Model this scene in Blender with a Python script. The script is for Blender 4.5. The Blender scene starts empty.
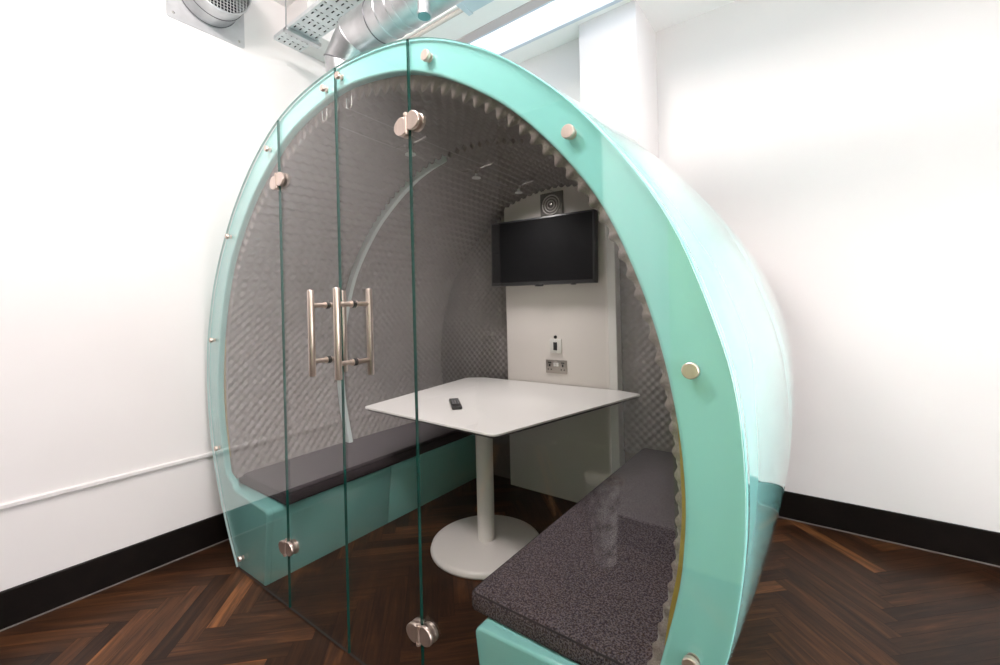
import bpy, bmesh, math, random
from mathutils import Vector, Matrix
random.seed(7)
PI = math.pi
sc = bpy.context.scene
COL = sc.collection

# ------------------------------------------------------------------ helpers
def link_mesh(name, verts, faces, mat, parent=None, smooth=None, fmat=None):
    me = bpy.data.meshes.new(name)
    me.from_pydata([tuple(v) for v in verts], [], [tuple(f) for f in faces])
    mats = mat if isinstance(mat, (list, tuple)) else [mat]
    for m in mats: me.materials.append(m)
    if fmat:
        me.polygons.foreach_set('material_index', fmat)
    me.update()
    bm = bmesh.new(); bm.from_mesh(me)
    bmesh.ops.recalc_face_normals(bm, faces=bm.faces[:])
    bm.to_mesh(me); bm.free()
    if smooth is not None:
        me.polygons.foreach_set('use_smooth', [p.loop_total < 9 for p in me.polygons])   # flat caps stay flat
        if smooth < 179:
            me.set_sharp_from_angle(angle=math.radians(smooth))
            me.polygons.foreach_set('use_smooth', [p.loop_total < 9 for p in me.polygons])
    o = bpy.data.objects.new(name, me); COL.objects.link(o)
    if parent is not None: o.parent = parent
    return o

class MB:
    """collects shapes, builds ONE mesh object"""
    def __init__(s): s.v = []; s.f = []; s.m = []
    def add(s, v, f, mi=0):
        b = len(s.v); s.v += [tuple(q) for q in v]
        s.f += [tuple(i + b for i in q) for q in f]; s.m += [mi] * len(f)
        return s
    def bm(s, bm, mi=0, M=None):
        bm.verts.index_update()
        s.add([(M @ v.co if M else v.co) for v in bm.verts], [[v.index for v in f.verts] for f in bm.faces], mi)
        bm.free(); return s
    def box(s, x0, x1, y0, y1, z0, z1, r=0, seg=2, mi=0, M=None):
        bm = bmesh.new(); bmesh.ops.create_cube(bm, size=1)
        for v in bm.verts:
            v.co = Vector((x0 + (v.co.x + .5) * (x1 - x0), y0 + (v.co.y + .5) * (y1 - y0), z0 + (v.co.z + .5) * (z1 - z0)))
        if r: bmesh.ops.bevel(bm, geom=bm.edges[:], offset=r, segments=seg, profile=.5, affect='EDGES', clamp_overlap=True)
        return s.bm(bm, mi, M)
    def lathe(s, prof, n=32, M=None, mi=0):
        """prof: (r, h) pairs turned about local Z; capped"""
        M = M or Matrix(); v = []; f = []
        for r, h in prof:
            for k in range(n):
                a = 2 * PI * k / n; v.append(M @ Vector((r * math.cos(a), r * math.sin(a), h)))
        for i in range(len(prof) - 1):
            for k in range(n):
                f.append((i * n + k, i * n + (k + 1) % n, (i + 1) * n + (k + 1) % n, (i + 1) * n + k))
        f.append(tuple(range(n))[::-1]); f.append(tuple((len(prof) - 1) * n + k for k in range(n)))
        return s.add(v, f, mi)
    def tube(s, pts, r, n=10, mi=0, closed=False):
        pts = [Vector(p) for p in pts]; v = []; f = []
        prev = None
        for i, p in enumerate(pts):
            a = pts[i - 1] if (i > 0 or closed) else p
            b = pts[(i + 1) % len(pts)] if (i < len(pts) - 1 or closed) else p
            t = (b - a).normalized()
            if prev is None:
                u = t.orthogonal().normalized()
            else:
                u = (prev - t * prev.dot(t)).normalized()
            prev = u; w = t.cross(u)
            rr = r[i] if isinstance(r, (list, tuple)) else r
            for k in range(n):
                q = 2 * PI * k / n; v.append(p + (u * math.cos(q) + w * math.sin(q)) * rr)
        L = len(pts)
        for i in range(L if closed else L - 1):
            j = (i + 1) % L
            for k in range(n):
                f.append((i * n + k, i * n + (k + 1) % n, j * n + (k + 1) % n, j * n + k))
        if not closed:
            f.append(tuple(range(n))[::-1]); f.append(tuple((L - 1) * n + k for k in range(n)))
        return s.add(v, f, mi)
    def prism(s, poly, y0, y1, r=0.0, seg=3, mi=0, emi=None, both=False, plane='xz', wr=None):
        """closed 2D outline (x,z) extruded along Y; the y0 edge (and y1 edge if both) rounded with radius r"""
        if emi is None: emi = mi
        P = [Vector(p) for p in poly]; n = len(P)
        area = sum(P[i].x * P[(i + 1) % n].y - P[(i + 1) % n].x * P[i].y for i in range(n))
        wl = [wr.get(i, 1) if wr else 1 for i in range(n)]
        if area < 0: P.reverse(); wl.reverse()
        N = []
        for i in range(n):
            a = (P[i] - P[i - 1]); b = (P[(i + 1) % n] - P[i])
            a.normalize(); b.normalize()
            na = Vector((-a.y, a.x)); nb = Vector((-b.y, b.x))
            m = na + nb
            d = 1 + na.dot(nb)
            N.append(m / max(d, .35))
        loops = []
        if r:
            for k in range(seg + 1):
                t = PI / 2 * k / seg
                loops.append((r * (1 - math.sin(t)), y0 + r * (1 - math.cos(t))))
        else: loops.append((0, y0))
        if both and r:
            for k in range(seg + 1):
                t = PI / 2 * k / seg
                loops.append((r * (1 - math.cos(t)), y1 - r * (1 - math.sin(t))))
        else: loops.append((0, y1))
        v = []; f = []; base = len(s.v)
        for ins, y in loops:
            for i in range(n):
                q = P[i] + N[i] * (ins * wl[i])
                v.append((q.x, y, q.y) if plane == 'xz' else (q.x, q.y, y))
        for l in range(len(loops) - 1):
            for i in range(n):
                j = (i + 1) % n
                f.append((l * n + i, l * n + j, (l + 1) * n + j, (l + 1) * n + i))
        s.add(v, f, emi)
        s.f.append(tuple(base + i for i in range(n))[::-1]); s.m.append(mi)
        s.f.append(tuple(base + (len(loops) - 1) * n + i for i in range(n))); s.m.append(mi)
        return s
    def build(s, name, mat, parent=None, smooth=40):
        return link_mesh(name, s.v, s.f, mat, parent, smooth, s.m)

def tag(o, label=None, cat=None, group=None, kind=None):
    if label: o['label'] = label
    if cat: o['category'] = cat
    if group: o['group'] = group
    if kind: o['kind'] = kind
    return o
def thing(name, label, cat, loc=(0, 0, 0), group=None):
    o = bpy.data.objects.new(name, None); COL.objects.link(o)
    o.empty_display_size = .1
    o['want'] = 0; del o['want']
    o.location = loc
    bpy.context.view_layer.update()
    return tag(o, label, cat, group)
def under(root, o):
    """parent o (built in world coordinates) under root, keeping its place"""
    o.parent = root
    M = Matrix.Identity(4); p = root
    o.matrix_parent_inverse = root.matrix_world.inverted()
    return o
def struct(o): o['kind'] = 'structure'; return o
def rotx(a): return Matrix.Rotation(a, 4, 'X')
def at(x, y, z): return Matrix.Translation((x, y, z))
FACE_Y = rotx(PI / 2)            # local +Z -> world -Y

def interp(tab, x):
    if x <= tab[0][0]: return tab[0][1]
    for (a, b), (c, d) in zip(tab, tab[1:]):
        if x <= c: return b + (d - b) * (x - a) / (c - a)
    return tab[-1][1]

# ------------------------------------------------------------------ materials
def mat(name, col, rough=.5, metal=0, coat=0, ior=1.5, spec=.5):
    m = bpy.data.materials.new(name); m.use_nodes = True
    b = m.node_tree.nodes['Principled BSDF']
    b.inputs['Base Color'].default_value = (*col, 1); b.inputs['Roughness'].default_value = rough
    b.inputs['Metallic'].default_value = metal; b.inputs['IOR'].default_value = ior
    b.inputs['Coat Weight'].default_value = coat; b.inputs['Coat Roughness'].default_value = .03
    b.inputs['Specular IOR Level'].default_value = spec
    return m
def nodes(m): return m.node_tree.nodes, m.node_tree.links, m.node_tree.nodes['Principled BSDF']
def noise_color(m, scale, c0, c1, lo=.35, hi=.65, detail=3, bump=0, coord='Object', vscale=None, bdist=.002):
    N, L, b = nodes(m)
    tc = N.new('ShaderNodeTexCoord'); nz = N.new('ShaderNodeTexNoise'); cr = N.new('ShaderNodeValToRGB')
    nz.inputs['Scale'].default_value = scale; nz.inputs['Detail'].default_value = detail
    src = tc.outputs[coord]
    if vscale:
        mp = N.new('ShaderNodeMapping'); mp.inputs['Scale'].default_value = vscale
        L.new(src, mp.inputs['Vector']); src = mp.outputs['Vector']
    L.new(src, nz.inputs['Vector']); L.new(nz.outputs['Fac'], cr.inputs['Fac'])
    cr.color_ramp.elements[0].position = lo; cr.color_ramp.elements[1].position = hi
    cr.color_ramp.elements[0].color = (*c0, 1); cr.color_ramp.elements[1].color = (*c1, 1)
    L.new(cr.outputs['Color'], b.inputs['Base Color'])
    if bump:
        bp = N.new('ShaderNodeBump'); bp.inputs['Strength'].default_value = bump; bp.inputs['Distance'].default_value = bdist
        L.new(nz.outputs['Fac'], bp.inputs['Height']); L.new(bp.outputs['Normal'], b.inputs['Normal'])
    return m

M_wall = noise_color(mat('wall_paint', (.84, .82, .81), .6, spec=.3), 1.3, (.75, .725, .715), (.78, .755, .745))
M_rear = noise_color(mat('dark_slate_backdrop', (.12, .12, .125), .6), 2, (.17, .17, .175), (.19, .19, .195))  # invented dark tone, so the panes mirror little from behind
M_ceil = noise_color(mat('ceiling_paint', (.84, .83, .82), .7, spec=.3), 2, (.89, .88, .87), (.91, .90, .89))
M_base = noise_color(mat('black_brown_skirting', (.008, .006, .005), .5, spec=.12), 12, (.005, .0036, .003), (.008, .0055, .0045))
M_highlight = mat('skirting_highlight', (.16, .14, .13), .5)
M_rail = noise_color(mat('white_rail', (.72, .7, .69), .35), 30, (.70, .68, .67), (.74, .72, .71))
TEAL = (.26, .60, .57)
def teal_mat(name, coatior=1.5, k=1):
    m = noise_color(mat(name, TEAL, .07, coat=.9), .8, (.25 * k * k, .585 * k, .555 * k), (.27 * k * k, .615 * k, .585 * k))
    nodes(m)[2].inputs['Coat IOR'].default_value = coatior
    return m
M_teal = teal_mat('teal_gelcoat')
M_shell = teal_mat('teal_gelcoat_polished', 2.7, .98)
M_foam = noise_color(mat('charcoal_acoustic_foam', (.15, .135, .128), .95, spec=.1), 6, (.27, .245, .235), (.29, .265, .255), detail=1)
M_foamcut = noise_color(mat('cut_foam_edge', (.2, .17, .155), .95, spec=.1), 300, (.20, .172, .155), (.29, .25, .23))
M_strip = mat('pale_arch_strip', (.58, .66, .65), .35)
M_panel = noise_color(mat('cream_panel_paint', (.80, .745, .69), .5), 2, (.83, .77, .735), (.86, .80, .765))
M_tweed = mat('charcoal_tweed', (.05, .045, .05), .95, spec=.1)
N, L, b = nodes(M_tweed)
tc = N.new('ShaderNodeTexCoord'); n1 = N.new('ShaderNodeTexNoise'); n2 = N.new('ShaderNodeTexNoise'); cr = N.new('ShaderNodeValToRGB'); c2 = N.new('ShaderNodeValToRGB'); mx = N.new('ShaderNodeMix'); mx.data_type = 'RGBA'
n1.inputs['Scale'].default_value = 210; n1.inputs['Detail'].default_value = 2; n2.inputs['Scale'].default_value = 260; n2.inputs['Detail'].default_value = 1
L.new(tc.outputs['Object'], n1.inputs['Vector'])
mp = N.new('ShaderNodeMapping'); mp.inputs['Location'].default_value = (3.1, 7.7, 1.9); L.new(tc.outputs['Object'], mp.inputs['Vector']); L.new(mp.outputs['Vector'], n2.inputs['Vector'])
for e, (p, c) in zip([cr.color_ramp.elements[0], cr.color_ramp.elements[1]], [(.40, (.008, .007, .009)), (.62, (.17, .148, .158))]): e.position = p; e.color = (*c, 1)
for e, (p, c) in zip([c2.color_ramp.elements[0], c2.color_ramp.elements[1]], [(.40, (.085, .060, .048)), (.60, (.055, .05, .075))]): e.position = p; e.color = (*c, 1)
L.new(n1.outputs['Fac'], cr.inputs['Fac']); L.new(n2.outputs['Fac'], c2.inputs['Fac'])
mx.inputs['Factor'].default_value = .4; L.new(cr.outputs['Color'], mx.inputs['A']); L.new(c2.outputs['Color'], mx.inputs['B']); L.new(mx.outputs['Result'], b.inputs['Base Color'])
bp = N.new('ShaderNodeBump'); bp.inputs['Strength'].default_value = .9; bp.inputs['Distance'].default_value = .003; L.new(n1.outputs['Fac'], bp.inputs['Height']); L.new(bp.outputs['Normal'], b.inputs['Normal'])
M_piping = mat('dark_piping', (.012, .01, .012), .8)
M_table = noise_color(mat('white_table_laminate', (.78, .76, .74), .35), 4, (.77, .75, .73), (.79, .77, .75))
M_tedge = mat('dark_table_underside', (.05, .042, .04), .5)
M_post = mat('white_powder_coat', (.78, .74, .71), .35)
M_black = mat('black_plastic', (.012, .012, .013), .35)
M_screen = mat('dark_screen_glass', (.003, .003, .0033), .5, spec=.04)
M_bezel = mat('charcoal_bezel', (.035, .035, .037), .35)
M_key = mat('grey_remote_keys', (.22, .22, .23), .5)
M_steel = noise_color(mat('brushed_steel', (.6, .5, .44), .32, .85), 60, (.58, .48, .42), (.66, .55, .49), vscale=(1, 1, .05))
M_chrome = mat('bright_chrome', (.72, .68, .65), .12, 1)
M_gasket = mat('dark_grommet', (.02, .018, .017), .6)
M_galv = noise_color(mat('galvanised_steel', (.5, .51, .52), .36, 1), 9, (.44, .45, .46), (.60, .61, .62), detail=5)
M_plate = noise_color(mat('dull_zinc_plate', (.5, .5, .51), .5, .3), 12, (.46, .46, .47), (.54, .54, .55))
M_galvseam = mat('duct_seam', (.12, .12, .13), .5, .6)
M_tray = noise_color(mat('zinc_cable_tray', (.66, .68, .69), .42, .55), 14, (.62, .64, .65), (.72, .74, .75))
M_hole = mat('dark_slot', (.02, .022, .025), .8)
M_blueduct = noise_color(mat('blue_grey_duct', (.55, .65, .71), .4, .2), 6, (.53, .63, .69), (.58, .68, .74))
M_winframe = mat('blue_grey_window_frame', (.60, .66, .74), .4)
M_wintrim = mat('mauve_grey_reveal', (.56, .49, .50), .7)
M_socket = mat('satin_socket_steel', (.45, .41, .37), .35, .8)
M_white = mat('white_plastic', (.8, .78, .75), .4)
M_cable = mat('steel_cable', (.40, .38, .37), .4, .6)
M_cream = mat('satin_nickel', (.80, .77, .74), .22, .9)
M_cream2 = mat('pale_fan_rings', (.72, .68, .65), .3, .2)
M_lens = mat('frosted_lamp_lens', (.75, .75, .74), .25)
M_chair = mat('black_chair_shell', (.008, .008, .009), .5)
M_beech = noise_color(mat('warm_beech_wood', (.55, .27, .10), .4), 10, (.50, .24, .085), (.62, .32, .13), vscale=(8, 8, 1))
M_ochre = noise_color(mat('ochre_band', (.33, .22, .04), .6), 20, (.30, .20, .035), (.38, .26, .06))
M_lime = mat('lime_green_paint', (.56, .78, .36), .5)
M_edge = mat('green_glass_edge', (.010, .085, .07), .08, coat=.6)
M_rimedge = mat('polished_pale_glass_edge', (.45, .60, .59), .12, coat=.5)
def glass_mat():
    m = bpy.data.materials.new('clear_pane_glass'); m.use_nodes = True
    N, L = m.node_tree.nodes, m.node_tree.links; N.remove(N['Principled BSDF'])
    out = N['Material Output']; tr = N.new('ShaderNodeBsdfTransparent'); gl = N.new('ShaderNodeBsdfGlossy'); mx = N.new('ShaderNodeMixShader')
    tr.inputs['Color'].default_value = (.972, .974, .972, 1); gl.inputs['Roughness'].default_value = .0; gl.inputs['Color'].default_value = (1, 1, 1, 1)
    # Schlick reflectance of a clear pane from the angle between view and surface, alike on both faces
    g = N.new('ShaderNodeNewGeometry'); d = N.new('ShaderNodeVectorMath'); d.operation = 'DOT_PRODUCT'
    L.new(g.outputs['Incoming'], d.inputs[0]); L.new(g.outputs['Normal'], d.inputs[1])
    a = N.new('ShaderNodeMath'); a.operation = 'ABSOLUTE'; L.new(d.outputs['Value'], a.inputs[0])
    o = N.new('ShaderNodeMath'); o.operation = 'SUBTRACT'; o.inputs[0].default_value = 1; L.new(a.outputs[0], o.inputs[1])
    p = N.new('ShaderNodeMath'); p.operation = 'POWER'; p.inputs[1].default_value = 5; L.new(o.outputs[0], p.inputs[0])
    k = N.new('ShaderNodeMath'); k.operation = 'MULTIPLY_ADD'; k.inputs[1].default_value = .957; k.inputs[2].default_value = .043; L.new(p.outputs[0], k.inputs[0])
    L.new(k.outputs[0], mx.inputs['Fac']); L.new(tr.outputs[0], mx.inputs[1]); L.new(gl.outputs[0], mx.inputs[2])
    L.new(mx.outputs[0], out.inputs['Surface'])
    return m
M_glass = glass_mat()

# herringbone walnut
M_wood = mat('dark_walnut_blocks', (.05, .02, .01), .36, spec=.2)
N, L, b = nodes(M_wood)
at_ = N.new('ShaderNodeAttribute'); at_.attribute_name = 'tone'
uv = N.new('ShaderNodeUVMap'); uv.uv_map = 'grain'
mp = N.new('ShaderNodeMapping'); mp.inputs['Scale'].default_value = (3.5, 42, 1); L.new(uv.outputs['UV'], mp.inputs['Vector'])
nz = N.new('ShaderNodeTexNoise'); nz.inputs['Scale'].default_value = 1.0; nz.inputs['Detail'].default_value = 5; nz.inputs['Roughness'].default_value = .65; nz.inputs['Distortion'].default_value = .6; L.new(mp.outputs['Vector'], nz.inputs['Vector'])
ad = N.new('ShaderNodeMath'); ad.operation = 'MULTIPLY_ADD'; ad.inputs[1].default_value = 1.1; L.new(nz.outputs['Fac'], ad.inputs[0])
sb = N.new('ShaderNodeMath'); sb.operation = 'SUBTRACT'; sb.inputs[1].default_value = .55; L.new(at_.outputs['Fac'], sb.inputs[0]); L.new(sb.outputs[0], ad.inputs[2])
cr = N.new('ShaderNodeValToRGB'); L.new(ad.outputs[0], cr.inputs['Fac'])
els = cr.color_ramp.elements
els[0].position = 0; els[0].color = (.008, .0042, .0026, 1); els[1].position = 1; els[1].color = (.25, .10, .034, 1)
for p_, c_ in ((.28, (.019, .0088, .0048)), (.5, (.042, .0175, .0080)), (.72, (.092, .037, .0145))):
    e_ = els.new(p_); e_.color = (*c_, 1)
L.new(cr.outputs['Color'], b.inputs['Base Color'])
bp = N.new('ShaderNodeBump'); bp.inputs['Strength'].default_value = .15; bp.inputs['Distance'].default_value = .001; L.new(nz.outputs['Fac'], bp.inputs['Height']); L.new(bp.outputs['Normal'], b.inputs['Normal'])
M_gap = mat('dark_floor_joint', (.004, .003, .0025), .8)

# ------------------------------------------------------------------ the room
XL, YB = -2.69, 2.975           # left wall, back wall
XR, YF = 2.6, -1.8
ZC, ZB = 3.19, 3.07             # main ceiling, lowered ceiling by the back wall
T = .15

def make_floor():
    W, LEN = .068, .51; g = .0006
    v = []; f = []; mi = []; tones = []; uvs = []
    x0, x1, y0, y1 = XL, XR, YF, YB
    v += [(x0, y0, -.004), (x1, y0, -.004), (x1, y1, -.004), (x0, y1, -.004)]; f.append((0, 1, 2, 3)); mi.append(1); tones.append(.3); uvs += [(0, 0)] * 4
    n = LEN / W
    c = math.cos(PI / 4)
    ox, oy = .214, 2.346        # a block corner seen in the photograph
    def clip(poly):
        for axis, lim, sgn in ((0, x0, 1), (0, x1, -1), (1, y0, 1), (1, y1, -1)):
            out = []
            for i in range(len(poly)):
                a, bq = poly[i - 1], poly[i]
                ia = (a[0][axis] - lim) * sgn >= 0; ib = (bq[0][axis] - lim) * sgn >= 0
                if ia != ib:
                    t = (lim - a[0][axis]) / (bq[0][axis] - a[0][axis])
                    out.append(((a[0][0] + (bq[0][0] - a[0][0]) * t, a[0][1] + (bq[0][1] - a[0][1]) * t), (a[1][0] + (bq[1][0] - a[1][0]) * t, a[1][1] + (bq[1][1] - a[1][1]) * t)))
                if ib: out.append(bq)
            poly = out
            if not poly: return []
        return poly
    # in the rotated frame (u along +45 deg, w along +135 deg): herringbone of LEN x W blocks
    rnd = random.Random(11)
    R = 9
    K = int(R / W)
    def toworld(u, w): return (ox + (u - w) * c, oy + (u + w) * c)
    seen = 0
    for i in range(-K, K):
        for j in range(-14, 15):
            bu = i * W + j * LEN; bw = i * W - j * LEN
            for kind in (0, 1):
                if kind == 0: a, bq, d, e = bu, bu + LEN, bw, bw + W                # long side along u
                else: a, bq, d, e = bu - W, bu, bw, bw + LEN                       # long side along w
                if kind == 1: d, e = bw + W - W, bw + LEN
                q = [(a + g, d + g), (bq - g, d + g), (bq - g, e - g), (a + g, e - g)]
                cx, cy = toworld((a + bq) / 2, (d + e) / 2)
                if not (x0 - .4 < cx < x1 + .4 and y0 - .4 < cy < y1 + .4): continue
                ofx, ofy = rnd.random() * 50, rnd.random() * 50
                t = min(1, max(0, rnd.gauss(.43, .10)))
                if rnd.random() < .04: t = min(1, t + .2)
                poly = []
                for (u, w) in q:
                    lu, lw = (u - a, w - d) if kind == 0 else (w - d, u - a)
                    poly.append((toworld(u, w), (lu + ofx, lw + ofy)))
                poly = clip(poly)
                if len(poly) < 3: continue
                bidx = len(v)
                for p_, u_ in poly: v.append((p_[0], p_[1], 0)); uvs.append(u_)
                f.append(tuple(range(bidx, bidx + len(poly)))); mi.append(0); tones.append(t)
    me = bpy.data.meshes.new('floor'); me.from_pydata(v, [], f)
    me.materials.append(M_wood); me.materials.append(M_gap); me.polygons.foreach_set('material_index', mi)
    uvl = me.uv_layers.new(name='grain'); ta = me.attributes.new('tone', 'FLOAT', 'FACE')
    ta.data.foreach_set('value', tones)
    flat = []
    for l in me.loops: flat += list(uvs[l.vertex_index])
    uvl.data.foreach_set('uv', flat); me.update()
    o = bpy.data.objects.new('floor', me); COL.objects.link(o); return struct(o)
make_floor()

def wall_with_hole(name, axis, pos, thick, a0, a1, z0, z1, holes, material):
    """a wall slab in pieces around rectangular openings (a0,a1,z0,z1)"""
    m = MB()
    cuts = sorted({a0, a1, *[h[0] for h in holes], *[h[1] for h in holes]})
    for s_, e_ in zip(cuts, cuts[1:]):
        hs = [h for h in holes if h[0] <= s_ and h[1] >= e_]
        zs = [z0]
        for h in hs: zs += [h[2], h[3]]
        zs.append(z1)
        for k in range(0, len(zs), 2):
            if zs[k + 1] - zs[k] > 1e-4:
                lo, hi = min(pos, pos + thick), max(pos, pos + thick)
                if axis == 'x': m.box(lo, hi, s_, e_, zs[k], zs[k + 1])
                else: m.box(s_, e_, lo, hi, zs[k], zs[k + 1])
    return struct(m.build(name, material, smooth=None))

struct(MB().box(XL - T, XL, YF - T, YB + T, 0, ZC).build('wall_left', M_wall, smooth=None))
struct(MB().box(XL, XR, YB, YB + T, 0, ZC).build('wall_back', M_wall, smooth=None))
wall_with_hole('wall_right', 'x', XR, T, YF - T, YB + T, 0, ZC, [(-.25, 1.85, .5, 2.7)], M_wall)
# room behind the camera: a nib wall close behind, with a lime door, and a rear wall invented in dark slate to keep glass reflections dim
struct(MB().box(-.92, XR, -.45, -.335, 0, ZC).build('wall_front', M_wall, smooth=None))
struct(MB().box(XL, XR, YF - T, YF, 0, ZC).build('wall_rear', M_rear, smooth=None))
# ceilings
m = MB(); YS = 1.96
m.box(XL, XR, YF, YS, ZC, ZC + T)
SK = (-2.4, .0, 2.262, 2.535)    # rooflight opening in the lowered ceiling: x0 x1 y0 y1
m.box(XL, XR, YS, SK[2], ZB, ZC + T); m.box(XL, XR, SK[3], YB, ZB, ZC + T)
m.box(XL, SK[0], SK[2], SK[3], ZB, ZC + T); m.box(SK[1], XR, SK[2], SK[3], ZB, ZC + T)
struct(m.build('ceiling', M_ceil, smooth=None))
struct(MB().box(XL, -2.45, 1.42, YS, 2.95, ZC, .004).build('beam', M_wall, smooth=30))
struct(MB().box(XL + .02, -1.227, 2.70, YB, .16, ZB).build('wall_recess', M_wall, smooth=None))  # wall brought forward here so the rooflight brightens it
struct(MB().box(-1.227, -.857, 2.575, YB, 0, ZB, .003).build('column', M_wall, smooth=30))
# rooflight: frame, pane
w = struct(MB().box(SK[0], SK[1], SK[2], SK[2] + .02, ZB - .004, ZC + .1).box(SK[0], SK[1], SK[3] - .03, SK[3], ZB - .004, ZC + .1).box(SK[0], SK[0] + .02, SK[2], SK[3], ZB - .004, ZC + .1).box(SK[1] - .02, SK[1], SK[2], SK[3], ZB - .004, ZC + .1).build('window_1', M_winframe, smooth=None))
under(w, MB().box(SK[0] + .02, SK[1] - .02, SK[2] + .02, SK[3] - .03, ZC + .05, ZC + .06).build('pane', M_glass, smooth=None))
under(w, MB().box(SK[0], SK[1], SK[2] - .066, SK[2], ZB - .006, ZB + .002).build('window_trim', M_wintrim, smooth=None))
# window added in the right wall to bring in daylight
w2 = MB(); y0, y1, z0, z1 = -.25, 1.85, .5, 2.7
for ya_ in (y0, (y0 + y1) / 2 - .03, y1 - .06): w2.box(XR + .05, XR + .12, ya_, ya_ + .06, z0, z1)
w2.box(XR + .05, XR + .12, y0, y1, z0, z0 + .06).box(XR + .05, XR + .12, y0, y1, z1 - .06, z1)
w2 = struct(w2.build('added_window', M_white, smooth=None))
under(w2, MB().box(XR + .08, XR + .09, y0 + .05, y1 - .05, z0 + .05, z1 - .05).build('pane', M_glass, smooth=None))
d = struct(MB().box(-.585, .35, -.335, -.30, .005, 2.05, .004).build('door_1', M_lime, smooth=30))
under(d, MB().tube([(.27, -.30, 1.0), (.27, -.25, 1.0), (.15, -.25, 1.0)], .009).build('door_handle', M_steel))
# skirtings with a thin pale strip painted as the highlight at their foot, dado rail
def skirting(name, boxes, highlights):
    m = MB()
    for q in boxes: m.box(*q, r=.003, seg=1)
    o = struct(m.build(name, M_base, smooth=30))
    m = MB()
    for q in highlights: m.box(*q)
    under(o, m.build('foot_highlight', M_highlight, smooth=None))
    return o
skirting('baseboard_left', [(XL, XL + .016, YF, YB, 0, .153)], [(XL + .016, XL + .020, YF, YB - .02, 0, .005)])
skirting('baseboard_back', [(XL + .017, XR, YB - .016, YB, 0, .155)], [(XL + .03, XR, YB - .020, YB - .016, 0, .005)])
skirting('baseboard_front', [(-.92, -.59, -.335, -.32, 0, .153), (.36, XR, -.335, -.32, 0, .153)], [(-.92, -.59, -.32, -.316, 0, .005)])
m = MB(); prof = [(0, .482), (.010, .482), (.014, .486), (.014, .500), (.010, .504), (0, .504)]
m.prism([(XL + a, z) for a, z in prof], YF, YB)
struct(m.build('trim_1', M_rail, smooth=30))

# ------------------------------------------------------------------ the egg pod
CX = -1.385
OUT = [(0, .947), (.1, 1.015), (.226, 1.09), (.35, 1.15), (.51, 1.21), (.65, 1.242), (.8, 1.26), (.95, 1.262), (1.1, 1.247), (1.25, 1.205), (1.407, 1.145),
       (1.55, 1.06), (1.7, .945), (1.8, .85), (1.9, .735), (1.97, .635), (2.04, .507), (2.09, .375), (2.125, .205), (2.14, 0)]
INN = [(.40, 1.068), (.471, 1.089), (.65, 1.134), (.76, 1.148), (.842, 1.152), (.945, 1.147), (1.048, 1.133), (1.163, 1.109), (1.302, 1.066), (1.452, 1.001), (1.564, .929),
       (1.69, .821), (1.804, .698), (1.928, .512), (2.003, .347), (2.045, .16), (2.060, 0)]
def half_curve(tab, n):
    """smooth right half from bottom to apex, resampled evenly: list of (dx, z)"""
    P = [Vector((h, z)) for z, h in tab]
    P = P + [Vector((-P[-2].x, P[-2].y))]
    pts = []
    for i in range(len(P) - 2):
        p0 = P[i - 1] if i else P[0] * 2 - P[1]; p1, p2, p3 = P[i], P[i + 1], P[i + 2]
        for k in range(12):
            t = k / 12
            pts.append(.5 * ((2 * p1) + (p2 - p0) * t + (2 * p0 - 5 * p1 + 4 * p2 - p3) * t * t + (3 * p1 - p0 - 3 * p2 + p3) * t ** 3))
    pts.append(P[-2])
    # smooth
    for _ in range(6):
        pts = [pts[0]] + [(pts[i - 1] + pts[i] * 2 + pts[i + 1]) / 4 for i in range(1, len(pts) - 1)] + [Vector((0, pts[-1].y))]
    d = [0]
    for a, b_ in zip(pts, pts[1:]): d.append(d[-1] + (b_ - a).length)
    out = []; j = 0
    for k in range(n + 1):
        s_ = d[-1] * k / n
        while j < len(d) - 2 and d[j + 1] < s_: j += 1
        t = (s_ - d[j]) / max(d[j + 1] - d[j], 1e-9)
        out.append(pts[j].lerp(pts[j + 1], t))
    out[-1] = Vector((0, pts[-1].y))
    return out
def full(tab, n):
    """left bottom -> apex -> right bottom, (x, z) world"""
    h = half_curve(tab, n)
    return [Vector((CX - p.x, p.y)) for p in h] + [Vector((CX + p.x, p.y)) for p in h[-2::-1]]
outer = full(OUT, 70); inner = full(INN, 60)
def normals(curve):
    N_ = []
    for i in range(len(curve)):
        a = curve[max(i - 1, 0)]; b_ = curve[min(i + 1, len(curve) - 1)]
        t = (b_ - a).normalized(); N_.append(Vector((t.y, -t.x)))   # pointing inward for left->right over the top
    return N_
def barrel(y): return .034 * max(0, 1 - ((y - 1.72) / .82) ** 2)

pod = thing('meeting_pod', 'large teal egg-shaped meeting pod with glass front, grey foam lining and two benches', 'meeting pod', (CX, 1.6, 0))
YR = .926                        # front face of the ring
RD = .953                        # and its back
BT = .355                        # bench top
BLX, BRX = -2.03, -.808           # bench front edges at the top
BLF, BRF = -2.075, -.765          # and at the floor

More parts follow.
